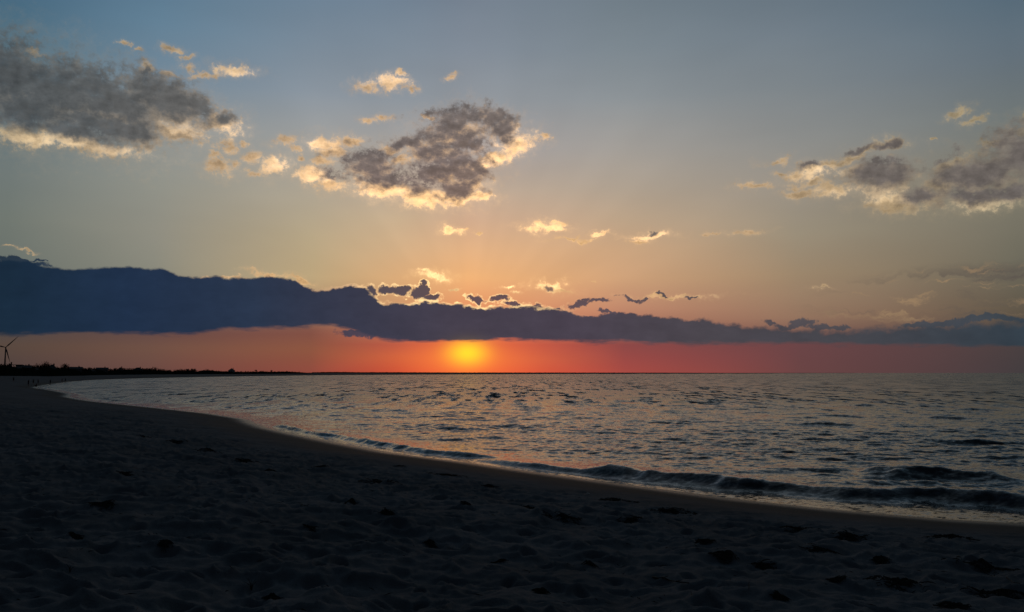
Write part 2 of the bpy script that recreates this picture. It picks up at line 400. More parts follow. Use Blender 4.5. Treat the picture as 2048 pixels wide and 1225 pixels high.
def coast_dist(x, y):
    """signed distance to the coast, positive on land"""
    shp = x.shape; x = x.ravel(); y = y.ravel()
    d2 = np.full(x.shape, 1e18); inside = np.zeros(x.shape, bool)
    n = len(LP)
    for i in range(n):
        ax, ay = LP[i]; bx, by = LP[(i + 1) % n]
        ex, ey = bx - ax, by - ay
        t = np.clip(((x - ax) * ex + (y - ay) * ey) / (ex * ex + ey * ey + 1e-12), 0, 1)
        d2 = np.minimum(d2, (x - ax - t * ex) ** 2 + (y - ay - t * ey) ** 2)
        c = ((ay > y) != (by > y)) & (x < (bx - ax) * (y - ay) / (by - ay + 1e-12) + ax)
        inside ^= c
    d = np.sqrt(d2)
    return np.where(inside, d, -d).reshape(shp)

def sand_height(x, y, d=None, fine=True):
    if d is None: d = coast_dist(x, y)
    dd = np.maximum(d, 0)
    z = 0.062 * dd + 0.0 * dd
    z = 2.55 * (1 - np.exp(-(dd / 27.0) - (dd / 34.0) ** 2))
    z = z + 1.6 * sstep(60, 260, dd)
    z = np.where(d < 0, np.maximum(d * .05, -6.0), z)
    rr = np.hypot(x, y)
    up = sstep(2.5, 10, dd)                        # dry, trampled part of the beach
    z = z + fbm(x / 6.0, y / 6.0, 3, 3) * .20 * sstep(4, 16, dd) * (1 - sstep(80, 200, rr))
    if fine:
        m = up * (1 - sstep(50, 110, rr))
        # soft hummocks and pits left by feet
        z = z + (fbm(x / .95, y / .95, 4, 21, .5)) * .14 * m
        z = z + (fbm(x / .33, y / .33, 3, 61, .5)) * .055 * m
        rid = 1 - np.abs(fbm(x / 1.25 + 5, y / .95, 3, 41)) * 3.2
        z = z + np.clip(rid, 0, 1) ** 2 * .075 * m
        cell = .52
        gx, gy = np.floor(x / cell), np.floor(y / cell)
        dep = np.zeros_like(x)
        for ox in (-1, 0, 1):
            for oy in (-1, 0, 1):
                cx_, cy_ = gx + ox, gy + oy
                jx = (cx_ + hash2(cx_, cy_, 101)) * cell; jy = (cy_ + hash2(cx_, cy_, 102)) * cell
                rad = .10 + .13 * hash2(cx_, cy_, 103); on = hash2(cx_, cy_, 104) > .42
                ang = hash2(cx_, cy_, 105) * pi
                ux = (x - jx) * np.cos(ang) + (y - jy) * np.sin(ang); uy = -(x - jx) * np.sin(ang) + (y - jy) * np.cos(ang)
                q = np.sqrt((ux / rad) ** 2 + (uy / (rad * .62)) ** 2)
                pit = -np.exp(-(q * 1.15) ** 2) + .42 * np.exp(-((q - 1.35) / .38) ** 2)
                dep += on * pit * (.03 + .05 * hash2(cx_, cy_, 106))
        z = z + dep * m
        z = z + fbm(x / .5, y / .5, 3, 81) * .012 * sstep(.5, 5, dd) * (1 - sstep(40, 80, rr))
    return z

GROUND0 = float(sand_height(np.array([0.0]), np.array([0.0]), fine=False)[0])

def ground_at(x, y):
    return float(sand_height(np.array([float(x)]), np.array([float(y)]))[0])

def drop(X, Y):
    """where a photograph pixel falls on the sand"""
    d = ray(X, Y); lo = None
    ts = np.geomspace(2.5, 700, 900)
    xs, ys, zs = d.x * ts, d.y * ts, H + d.z * ts
    g = sand_height(xs, ys)
    k = int(np.argmax(zs < g))
    return float(xs[k]), float(ys[k]), float(g[k])

# ------------------------------------------------------------------ materials
def new_mat(name):
    m = bpy.data.materials.new(name); m.use_nodes = True
    t = m.node_tree; b = t.nodes['Principled BSDF']
    return m, NT(t), b

def simple_mat(name, c, rough=.7, var=.25, scale=3.0, spec=.3, metal=0.0):
    m, N, b = new_mat(name)
    t = m.node_tree.nodes.new('ShaderNodeTexCoord')
    n = N.noise(t.outputs['Object'], scale, 4.0)
    f = N.mr(n, .3, .7, 1 - var, 1 + var, 'LINEAR')
    N.put(b.inputs['Base Color'], N.scale((*c,), f))
    b.inputs['Roughness'].default_value = rough
    b.inputs['Specular IOR Level'].default_value = spec
    b.inputs['Metallic'].default_value = metal
    return m

# sand
M_sand, N, b = new_mat('sand')
geo = m_ = M_sand.node_tree.nodes.new('ShaderNodeNewGeometry')
pos = geo.outputs['Position']
at = M_sand.node_tree.nodes.new('ShaderNodeAttribute'); at.attribute_name = 'inland'
inl = at.outputs['Fac']
grain = N.noise(pos, 60.0, 4.0, .7)
patch = N.noise(pos, .35, 5.0, .6)
dry = N.mix(N.mr(patch, .35, .65), (.118, .128, .138, 1), (.165, .176, .188, 1))
dry = N.scale(dry, N.mr(grain, .25, .75, .78, 1.22, 'LINEAR'))
# scattered dark bits of weed and shell hash
speck = N.noise(pos, 9.0, 5.0, .75)
dry = N.mix(N.m('MULTIPLY', N.mr(speck, .64, .70), .7), dry, (.025, .022, .02, 1))
wetc = (.044, .043, .042, 1)
edge_n = N.m('MULTIPLY_ADD', N.m('SUBTRACT', N.noise(pos, .22, 4.0), .5), 5.0, inl)
wet = N.mr(edge_n, 6.5, 2.0)
N.put(b.inputs['Base Color'], N.mix(wet, dry, wetc))
soak = N.mr(inl, 2.2, .3)
N.put(b.inputs['Roughness'], N.m('MULTIPLY_ADD', soak, -.50, N.mr(wet, 0, 1, .95, .80, 'LINEAR')))
N.put(b.inputs['Specular IOR Level'], N.mr(wet, 0, 1, .05, .09, 'LINEAR'))
bm_ = M_sand.node_tree.nodes.new('ShaderNodeBump'); bm_.inputs['Strength'].default_value = .6; bm_.inputs['Distance'].default_value = .02
N.put(bm_.inputs['Height'], N.m('ADD', N.m('MULTIPLY', N.noise(pos, 22.0, 6.0, .7), N.m('SUBTRACT', 1.15, wet)), N.m('MULTIPLY', grain, .25)))
N.put(b.inputs['Normal'], bm_.outputs[0])

# sea
M_sea, N, b = new_mat('sea_water')
geo = M_sea.node_tree.nodes.new('ShaderNodeNewGeometry')
pos = geo.outputs['Position']
atf = M_sea.node_tree.nodes.new('ShaderNodeAttribute'); atf.attribute_name = 'foam'
atr = M_sea.node_tree.nodes.new('ShaderNodeAttribute'); atr.attribute_name = 'ripple'
rip = atr.outputs['Fac']
def slope(scale, detail, rough, amp, sx=.8, sy=1.15):
    c = N.noise(N.v('MULTIPLY', pos, (sx, sy, 1)), scale, detail, rough, color=True)
    return N.v('MULTIPLY', N.v('SUBTRACT', c, (.5, .5, .5)), (amp, amp * 1.25, 0))
far = N.mr(rip, .25, 1.0, 0.0, 1.0, 'LINEAR')
s_far = N.scale(N.v('ADD', slope(1.0, 4.0, .68, 2.8, .55, .060), slope(1.0, 3.0, .65, .30, .10, .016)), far)
gust = N.mr(N.noise(N.v('MULTIPLY', pos, (.012, .03, 0)), 1.0, 4.0, .6), .35, .68, .72, 1.30, 'LINEAR')
atw = M_sea.node_tree.nodes.new('ShaderNodeAttribute'); atw.attribute_name = 'depthw'
s_small = N.scale(slope(5.0, 3.0, .65, .60), N.m('MULTIPLY', gust, N.mr(atw.outputs['Fac'], .6, 4.5, .55, 1.0)))
s_mid = N.scale(slope(.85, 4.0, .65, .50), N.m('MULTIPLY', rip, gust))
s_big = N.scale(slope(.16, 2.0, .5, .07), rip)
nrm = N.v('NORMALIZE', N.v('ADD', N.v('ADD', geo.outputs['Normal'], s_small), N.v('ADD', s_far, N.v('ADD', s_mid, s_big))))
foamn = N.mr(N.noise(pos, 7.0, 6.0, .7), .35, .65)
foam = N.m('MULTIPLY', atf.outputs['Fac'], N.m('MULTIPLY_ADD', foamn, .8, .2), clamp=True)
N.put(b.inputs['Base Color'], N.mix(foam, (.030, .036, .042, 1), (.60, .64, .70, 1)))
N.put(b.inputs['Roughness'], N.m('MAXIMUM', N.m('MULTIPLY', foam, .7), N.mr(rip, .25, 1.0, .10, .22, 'LINEAR')))
b.inputs['IOR'].default_value = 1.333
b.inputs['Specular IOR Level'].default_value = .5
N.put(b.inputs['Normal'], nrm)

# ------------------------------------------------------------------ ground sheet (beach, dunes, sea bed)
def azimuths(core, half, n_core, n_rest):
    a = np.linspace(-half, half, n_core)
    rest = np.linspace(half, 360 - half, n_rest)[1:]
    return np.radians(np.concatenate([a, rest]))
az = azimuths(0, 36, 1150, 60)
rad = np.concatenate([[0.3, 1.0, 2.0, 3.0], np.geomspace(3.6, 75, 680), np.geomspace(76, 3000, 220), np.geomspace(3200, 60000, 24)])
RR, AA = np.meshgrid(rad, az, indexing='ij')
X_, Y_ = RR * np.sin(AA), RR * np.cos(AA)
D_ = coast_dist(X_, Y_)
Z_ = sand_height(X_, Y_, D_)
me = grid_mesh('beach', np.stack([X_, Y_, Z_], -1).reshape(-1, 3), len(rad), len(az), {'inland': D_})
beach = link_mesh('beach', me, M_sand); tag(beach, kind='structure')
del X_, Y_, Z_, RR, AA, D_

# ------------------------------------------------------------------ sea surface
Hs = H
az = azimuths(0, 35, 1700, 60)
dep_px = np.concatenate([np.linspace(470, 300, 30)[:-1], np.linspace(300, 160, 290)[:-1], np.linspace(160, 14, 560)[:-1], np.linspace(14, 3, 50)[:-1], np.geomspace(3, .08, 26)])   # photograph pixels under the horizon
rad = Hs / (dep_px / F)
RR, AA = np.meshgrid(rad, az, indexing='ij')
X_, Y_ = RR * np.sin(AA), RR * np.cos(AA)
D_ = -coast_dist(X_, Y_)                       # distance out to sea
cell = np.gradient(rad)[:, None] * np.ones_like(AA)
damp = sstep(.3, 9, D_) * .85 + sstep(8, 60, D_) * .15
Zw = np.zeros_like(X_)
wv = np.random.default_rng(5)

main = math.atan2(-1.0, -.28)                  # waves travel towards the beach
for k in range(110):
    L = float(np.exp(wv.uniform(math.log(.38), math.log(9.0))))
    th = main + wv.normal(0, .48)
    ph = wv.uniform(0, 2 * pi); kk = 2 * pi / L
    amp = .0040 * L ** .9 * (1.0 if L < 2.5 else .55)
    w = sstep(2.4, 5.0, L / cell)
    arg = kk * (X_ * math.cos(th) + Y_ * math.sin(th)) + ph
    Zw += amp * w * (np.sin(arg) + .25 * np.sin(2 * arg + .6))
env = .72 + .6 * np.clip(fbm(X_ / 14, Y_ / 7, 3, 300) + .5, 0, 1)
Zw *= damp * env
ripple = 1 - .75 * sstep(.9, .12, cell) * 1.0
# individual wave crests seen in the photograph: polyline, height, face length, back length
foamA = np.zeros_like(X_); Zc = np.zeros_like(X_)
def crest(pts, A, face, back, foam=0.0, curl=0.0, seed=0, taper=.18):
    global Zc, foamA
    q = np.array([plan(*p) for p in pts]); seg = np.diff(q, axis=0); sl_ = np.hypot(seg[:, 0], seg[:, 1]); cum = np.concatenate([[0], np.cumsum(sl_)])
    tot = cum[-1]
    x0, x1 = q[:, 0].min() - 6, q[:, 0].max() + 6; y0, y1 = q[:, 1].min() - 8, q[:, 1].max() + 8
    m = (X_ > x0) & (X_ < x1) & (Y_ > y0) & (Y_ < y1)
    if not m.any(): return
    x, y = X_[m], Y_[m]
    cl = cell[m].mean(); face = max(face, 1.25 * cl); back = max(back, 2.2 * cl)
    wob = fbm(x / 2.3, y / 2.3, 3, 500 + seed) * .9
    best = np.full(x.shape, 1e9); sn = np.zeros(x.shape); ss = np.zeros(x.shape)
    for i in range(len(seg)):
        ex, ey = seg[i] / sl_[i]
        u = (x - q[i, 0]) * ex + (y - q[i, 1]) * ey; uc = np.clip(u, 0, sl_[i])
        dx_ = x - q[i, 0] - uc * ex; dy_ = y - q[i, 1] - uc * ey
        d = np.hypot(dx_, dy_); s = (dx_ * ey - dy_ * ex)          # right of travel
        k = d < best
        best = np.where(k, d, best); sn = np.where(k, np.where(s > 0, d, -d), sn); ss = np.where(k, cum[i] + u, ss)
    n = sn + wob * min(1.0, face * 1.4)         # positive = towards the camera side for left-to-right lines
    endw = sstep(-.02 * tot, taper * tot, ss) * sstep(1.02 * tot, (1 - taper) * tot, ss)
    hv = 1 + .42 * fbm(ss / 2.0, ss * 0 + seed, 4, 700 + seed, .6)
    prof = np.where(n > 0, np.exp(-(n / face) ** 2), np.exp(-(-n / back) ** 1.6))
    z = A * prof * endw * hv - A * .16 * np.exp(-((n - face * 2.1) / (face * 1.1)) ** 2) * endw
    Zc[m] += z
    if foam: foamA[m] = np.maximum(foamA[m], foam * endw * sstep(-.15, .1, n) * sstep(face * 1.7, face * .6, n) * sstep(-.35, .30, fbm(ss / .8, n / .25, 4, 900 + seed, .6)))
crest([(545,853),(620,867),(700,881),(800,898),(900,911),(960,917),(1010,922)], .19, .34, .9, foam=.9, seed=1, taper=.06)
crest([(900,916),(1010,930),(1100,940),(1180,946),(1260,952),(1340,960)], .16, .42, 1.2, foam=.6, seed=2, taper=.42)
crest([(1180,945),(1300,958),(1450,972),(1600,984),(1750,994),(1900,1000),(2048,1012),(2200,1022)], .27, .55, 1.5, foam=.22, seed=3, taper=.06)
crest([(1850,1000),(1950,1005),(2060,1014),(2180,1020)], .10, .45, 1.1, foam=.1, seed=4)
crest([(1700,948),(1790,952),(1900,956),(2060,964)], .27, .6, 1.8, foam=.05, seed=5, taper=.2)
crest([(1500,945),(1600,944),(1720,948)], .12, .5, 1.5, seed=6)
for i, (xa, ya, xb, yb, A) in enumerate([
    (1255,845,1410,851,.26),(1580,850,1740,854,.34),(1620,833,1780,838,.26),(1830,836,1960,842,.24),(1790,882,2060,890,.30),(1640,878,1800,880,.16),(1950,918,2080,922,.24),(1750,918,1860,920,.18),
    (1520,900,1700,904,.14),(1240,896,1330,902,.16),(1330,905,1440,908,.14),(980,835,1055,840,.20),(900,826,1000,829,.18),(1110,812,1170,814,.24),(1140,828,1230,834,.28),(960,806,1060,808,.22),
    (830,812,905,816,.18),(690,814,905,832,.16),(560,808,760,823,.14),(630,861,680,866,.20),(450,789,560,794,.18),(490,799,620,806,.10),(430,780,700,800,.12),(330,789,430,794,.15),(340,801,430,806,.12),(620,786,670,788,.26),
    (200,789,330,797,.12),(500,770,590,779,.14),(400,776,540,788,.16),(1850,862,1990,867,.2),(1500,866,1640,872,.12),(1930,905,2060,908,.15),(700,844,760,846,.08),(1480,822,1560,824,.22),(1380,812,1450,815,.2),(1700,812,1790,814,.25),(820,799,880,801,.2),(1250,800,1330,802,.22),(1900,820,2020,823,.28),(180,775,300,779,.15),(760,777,860,780,.25),(1000,780,1080,782,.25),(300,768,420,771,.2)]):
    crest([(xa, ya), ((xa + xb) / 2, (ya + yb) / 2 - 1.0), (xb, yb)], A * .52, .42, 1.1, seed=20 + i, taper=.3)
# thin foam line at the water's edge
foamA = np.maximum(foamA, .42 * sstep(.34, .08, D_) * sstep(-.3, .05, D_) * sstep(-.1, .3, fbm(X_ / 1.2, Y_ / 1.2, 3, 77)))
Zw = np.maximum(Zw, -.30 * sstep(0, 8, D_) - .0) 
lim = .05 + .30 * sstep(1.1, .35, cell)      # far from the viewpoint the sheet is too coarse for steep water
Zw = np.clip(Zw, -lim, lim); Zc = np.clip(Zc, -lim, lim * 1.6)
Zsea = Zw + .012
swash = sstep(2.4, .2, D_)
Zsea = Zsea * (1 - swash * .9) + .010
Zsea = Zsea + np.maximum(Zc, -.25) * sstep(.15, .9, D_)
Zsea = np.where(D_ < -1.5, -.25, Zsea)
me = grid_mesh('sea', np.stack([X_, Y_, Zsea], -1).reshape(-1, 3), len(rad), len(az), {'foam': foamA, 'ripple': ripple * sstep(-.5, 3, D_), 'depthw': D_})
sea = link_mesh('sea', me, M_sea); tag(sea, kind='structure')
del X_, Y_, Zsea, Zw, RR, AA, D_, foamA
#__OBJECTS__
# ================================================================== objects
M_bark = simple_mat('bark', (.05, .04, .032), .9)
M_leaf = simple_mat('leaves', (.014, .020, .013), .8, .35, .8, 0.0)
M_scrub = simple_mat('scrub_leaves', (.010, .014, .010), .85, .35, .15, 0.0)
M_wall_a = simple_mat('grey_shingle', (.16, .155, .15), .85, .15, 1.2)
M_wall_b = simple_mat('pale_clapboard', (.42, .42, .41), .75, .10, 1.2)
M_roof = simple_mat('dark_shingle', (.05, .05, .052), .9, .25, 2.0)
M_trim = simple_mat('white_trim', (.55, .55, .53), .6, .06)
M_glass = simple_mat('window_glass', (.02, .025, .03), .08, .05, 1, .5)
M_brick = simple_mat('brick', (.20, .10, .07), .9, .2, 3)
M_wood = simple_mat('weathered_wood', (.14, .12, .10), .85, .25, 4)
M_turb = simple_mat('turbine_white', (.10, .10, .105), .5, .05)
M_weed = simple_mat('dry_seaweed', (.052, .047, .040), .85, .4, 6, .15)
M_reed = simple_mat('dry_reed', (.24, .21, .16), .8, .2, 8)
M_skin = simple_mat('skin', (.30, .18, .13), .6, .05)
M_hair = simple_mat('dark_hair', (.02, .015, .012), .7, .1)
M_shell = simple_mat('shell', (.62, .60, .56), .5, .08, 20)

def mesh_from(name, verts, faces, mat, parent=None, smooth=False):
    me = bpy.data.meshes.new(name); me.from_pydata([tuple(v) for v in verts], [], faces); me.update()
    if smooth: me.polygons.foreach_set('use_smooth', [True] * len(me.polygons))
    return link_mesh(name, me, mat, parent)

class MB:
    def __init__(s): s.v = []; s.f = []
    def box(s, x0, x1, y0, y1, z0, z1):
        n = len(s.v)
        s.v += [(x0,y0,z0),(x1,y0,z0),(x1,y1,z0),(x0,y1,z0),(x0,y0,z1),(x1,y0,z1),(x1,y1,z1),(x0,y1,z1)]
        s.f += [(n,n+3,n+2,n+1),(n+4,n+5,n+6,n+7),(n,n+1,n+5,n+4),(n+1,n+2,n+6,n+5),(n+2,n+3,n+7,n+6),(n+3,n,n+4,n+7)]
        return s
    def prism(s, poly, y0, y1):                       # polygon in x,z extruded along y
        n = len(s.v); k = len(poly)
        s.v += [(x, y0, z) for x, z in poly] + [(x, y1, z) for x, z in poly]
        s.f += [tuple(range(n, n + k)), tuple(range(n + 2 * k - 1, n + k - 1, -1))]
        s.f += [(n + (i + 1) % k, n + i, n + k + i, n + k + (i + 1) % k) for i in range(k)]
        return s
    def tube(s, pts, rads, seg=8, caps=True):
        n0 = len(s.v); pts = [Vector(p) for p in pts]
        for i, p in enumerate(pts):
            t = (pts[min(i + 1, len(pts) - 1)] - pts[max(i - 1, 0)]).normalized()
            u = t.cross(Vector((0, 0, 1)) if abs(t.z) < .95 else Vector((1, 0, 0))).normalized(); w = t.cross(u)
            r = rads[i]; ra, rb = r if isinstance(r, tuple) else (r, r)
            for k in range(seg):
                a = 2 * pi * k / seg
                s.v.append(tuple(p + u * cos(a) * ra + w * sin(a) * rb))
        for i in range(len(pts) - 1):
            for k in range(seg):
                a = n0 + i * seg + k; b = n0 + i * seg + (k + 1) % seg
                s.f.append((a, b, b + seg, a + seg))
        if caps:
            s.f.append(tuple(range(n0 + seg - 1, n0 - 1, -1)))
            e = n0 + (len(pts) - 1) * seg; s.f.append(tuple(range(e, e + seg)))
        return s
    def build(s, name, mat, parent=None, smooth=False): return mesh_from(name, s.v, s.f, mat, parent, smooth)

def empty(name, loc, rz=0.0):
    o = bpy.data.objects.new(name, None); col.objects.link(o); o.location = loc; o.rotation_euler = (0, 0, rz); o.empty_display_size = .3
    return o

def copy_tree(o, parent=None):
    c = o.copy(); col.objects.link(c)
    if parent: c.parent = parent
    for ch in [k for k in bpy.data.objects if k.parent == o]: copy_tree(ch, c)
    return c

# plan position and distance of the ridge behind the beach, by photograph column
RX = np.array([-260, -40, 0, 100, 160, 260, 400, 500, 600, 700, 900, 1200, 1540])
RD = np.array([420, 470, 480, 520, 600, 770, 1010, 1260, 1620, 2250, 3000, 3900, 5600])
def ridge(X, extra=0.0): return at_dist(X, float(np.interp(X, RX, RD)) + extra)
def top_z(Y, X, extra=0.0): return H + (HOR - Y) / F * (float(np.interp(X, RX, RD)) + extra)
def gz(x, y): return float(sand_height(np.array([x]), np.array([y]), fine=False)[0])
PX = np.array([-260,-60,0,14,24,44,60,70,80,86,97,110,120,128,138,150,162,180,200,222,240,262,290,310,325,345,370,390,397,415,440,470,500,520,550,575,595,612,640,690,720,800,900,1100,1300,1450,1540])
PY = np.array([730,729,728.5,728,730.5,731,731.5,732.5,731.5,729,731,733.5,735,732,734.5,735,736.5,736.3,736,738,736,737,737,737,738.5,740,738,738,741,739.5,742,742.5,743,742.5,743,742.5,743.5,745,745.3,744.9,745.5,745.3,745.9,745.9,746.2,746.5,746.8])
def prof(X): return float(np.interp(X, PX, PY))

# ---- dune scrub along the ridge: leafy mounds
def mounds(name, items, mat, leaf=1.0, seed=1):
    """items: (x, y, z_base, height, half-width); small leafy facets through each mound's volume"""
    r = np.random.default_rng(seed); V = []; Fc = []
    for (x, y, z, h, w, n) in items:
        th = r.uniform(0, 2 * pi, n); u = r.uniform(0, 1, n) ** .5; el = np.arcsin(r.uniform(0, 1, n))
        px = x + w * np.cos(th) * np.cos(el) * u; py = y + w * .7 * np.sin(th) * np.cos(el) * u
        pz = z + h * np.sin(el) * (.35 + .65 * u) * r.uniform(.82, 1.06, n)
        sz = leaf * r.uniform(.6, 1.3, n)
        for k in range(n):
            a = Vector(r.normal(size=3)).normalized(); b_ = a.cross(Vector(r.normal(size=3))).normalized()
            c = Vector((px[k], py[k], pz[k])); i = len(V)
            V += [c - a * sz[k], c + b_ * sz[k] * .7, c + a * sz[k], c - b_ * sz[k] * .7]; Fc.append((i, i + 1, i + 2, i + 3))
    return mesh_from(name, V, Fc, mat)

items = []
X = -260.0
while X < 640:
    d = float(np.interp(X, RX, RD)); step_px = 3.4
    for lay, ex in ((0, 0), (1, 14), (2, 30)):
        x, y = ridge(X + random.uniform(-2, 2), ex + random.uniform(-4, 4)); g = gz(x, y) - .4
        tz = top_z(prof(X) + random.uniform(.1, 2.0) * (1.0 if X < 400 else .5) + (2 - lay) * (1.6 if X < 400 else .6), X, ex)
        h = max(1.0, tz - g); items.append((x, y, g, h, random.uniform(1.6, 3.2) * d / 700 + 1.0, 60))
    X += step_px
scrub = mounds('dune_scrub', items, M_scrub, .62, 3)
tag(scrub, 'dark green scrub covering the dune ridge below the houses', 'scrub', kind='stuff')
core = []                                             # solid ground of the dune under the scrub
xs = np.arange(-300, 660, 6.0); V = []; Fc = []
for i, X in enumerate(xs):
    for ex, f in ((-34, 0), (-20, .62), (0, 1), (45, 1), (75, 0)):
        x, y = ridge(X, ex); g = gz(x, y)
        t = top_z(prof(X) + (3.6 if X < 400 else 1.0), X, ex)
        V.append((x, y, g - .3 + max(0, t - g) * f + (0 if f == 0 else vnoise(np.array([X / 9.0]), np.array([ex / 9.0]), 5)[0] * .8)))
for i in range(len(xs) - 1):
    for k in range(4): a = i * 5 + k; Fc.append((a, a + 5, a + 6, a + 1))
dune = mesh_from('dune_ridge', V, Fc, M_scrub, smooth=True); tag(dune, kind='structure')

items = []
X = 640.0
while X < 1545:
    d = float(np.interp(X, RX, RD)); x, y = ridge(X, random.uniform(0, 80)); g = gz(x, y) - .5
    h = max(.6, top_z(prof(X) + random.uniform(-.35, .45), X) - g)
    items.append((x, y, g, h, d * .0016 * random.uniform(.8, 1.6), 34)); X += 1.1
wood = mounds('far_woods', items, M_leaf, 1.7, 4)
tag(wood, 'thin dark line of woods on the far shore under the sun', 'woods', kind='stuff')

# ---- trees
def make_tree(hgt, wid, seed, squat=False, leaves=620):
    r = np.random.default_rng(seed); root = empty('tree', (0, 0, 0)); mb = MB()
    mb.tube([(0, 0, -.4), (.03 * wid, 0, hgt * .22), (-.02 * wid, .02, hgt * .5), (0, 0, hgt * .8)], [hgt * .035, hgt * .028, hgt * .019, hgt * .006], 7)
    tips = []
    for k in range(8):
        a = 2 * pi * k / 8 + r.uniform(-.3, .3); z0 = hgt * r.uniform(.25, .55); ln = wid * r.uniform(.35, .5)
        tip = (cos(a) * ln, sin(a) * ln, z0 + hgt * r.uniform(.12, .32)); tips.append(tip)
        mb.tube([(0, 0, z0), (cos(a) * ln * .5, sin(a) * ln * .5, z0 + hgt * .08), tip], [hgt * .014, hgt * .009, hgt * .003], 5)
    mb.build('trunk', M_bark, root, True)
    cl = [(Vector(t), wid * r.uniform(.17, .26)) for t in tips] + [(Vector((r.uniform(-.22, .22) * wid, r.uniform(-.22, .22) * wid, hgt * r.uniform(.55, .86))), wid * r.uniform(.2, .3)) for _ in range(7)]
    V = []; Fc = []
    for c, rd in cl:
        for _ in range(leaves // len(cl)):
            p = Vector(r.normal(size=3)).normalized() * rd * r.uniform(.45, 1.05); p.z *= .75; p += c
            if p.z < hgt * .18: continue
            s_ = r.uniform(.18, .36) * (hgt / 8); a = Vector(r.normal(size=3)).normalized(); b_ = a.cross(Vector(r.normal(size=3))).normalized(); i = len(V)
            V += [p - a * s_, p + b_ * s_ * .7, p + a * s_, p - b_ * s_ * .7]; Fc.append((i, i + 1, i + 2, i + 3))
    mesh_from('crown', V, Fc, M_leaf, root)
    root['hgt'] = 1.0
    del root['hgt']
    return root
protos = [(make_tree(8, 9, 31), 8.0), (make_tree(8, 7, 32), 8.0), (make_tree(8, 11, 33), 8.0), (make_tree(8, 5.5, 34), 8.0)]
used = set()
def put_tree(X, Y, kind, label=None, group=None, wide=1.0, extra=18):
    p, ph = protos[kind]
    if kind in used: o = copy_tree(p)
    else: o = p; used.add(kind)
    x, y = ridge(X, extra); g = gz(x, y)
    base = g
    h = max(2.5, top_z(Y, X, extra) - base); s_ = h / ph * 1.06
    o.location = (x, y, base); o.scale = (s_ * wide, s_ * wide, s_); o.rotation_euler = (0, 0, random.uniform(0, 6.28))
    tag(o, label, 'tree', group); return o
put_tree(91, 724.8, 0, 'tallest rounded dark tree on the ridge, second from the left of the two that stand above the roofs'.replace('second from the left of the two that stand', 'left of the two standing'), wide=.72)
put_tree(131, 727.3, 1, 'dark tree with a narrow domed crown, right of the two standing above the roofs', wide=.62)
put_tree(310, 734.8, 0, 'domed dark tree rising midway along the bay treeline', wide=.75)
put_tree(415, 738.2, 2, 'broad dark tree just left of the gabled house far along the bay', wide=.7)
put_tree(512, 739.8, 3, 'slim pointed tree, left of the two beyond the gabled house', wide=.8)
put_tree(543, 740.6, 3, 'slim pointed tree, right of the two beyond the gabled house', wide=.8)
for X in [4,12,46,63,69,76,84,97,112,117,124,139,144,166,171,178,185,222,228,232,244,251,262,268,284,291,297,303,318,326,333,340,350,357,363,370,377,384,389,400,407,424,431,438,445,452,476,483,490,497,505,520,527,534,551,558,565,572,578,584,590,598,605]:
    Xj = X + random.uniform(-1.5, 1.5)
    put_tree(Xj, prof(Xj) + random.uniform(-.7, .9) * (1 if X < 400 else .6), random.randrange(4), 'small dark tree blending into the low treeline behind the beach', 'trees of the low treeline', wide=random.uniform(.7, 1.1), extra=random.uniform(8, 40))

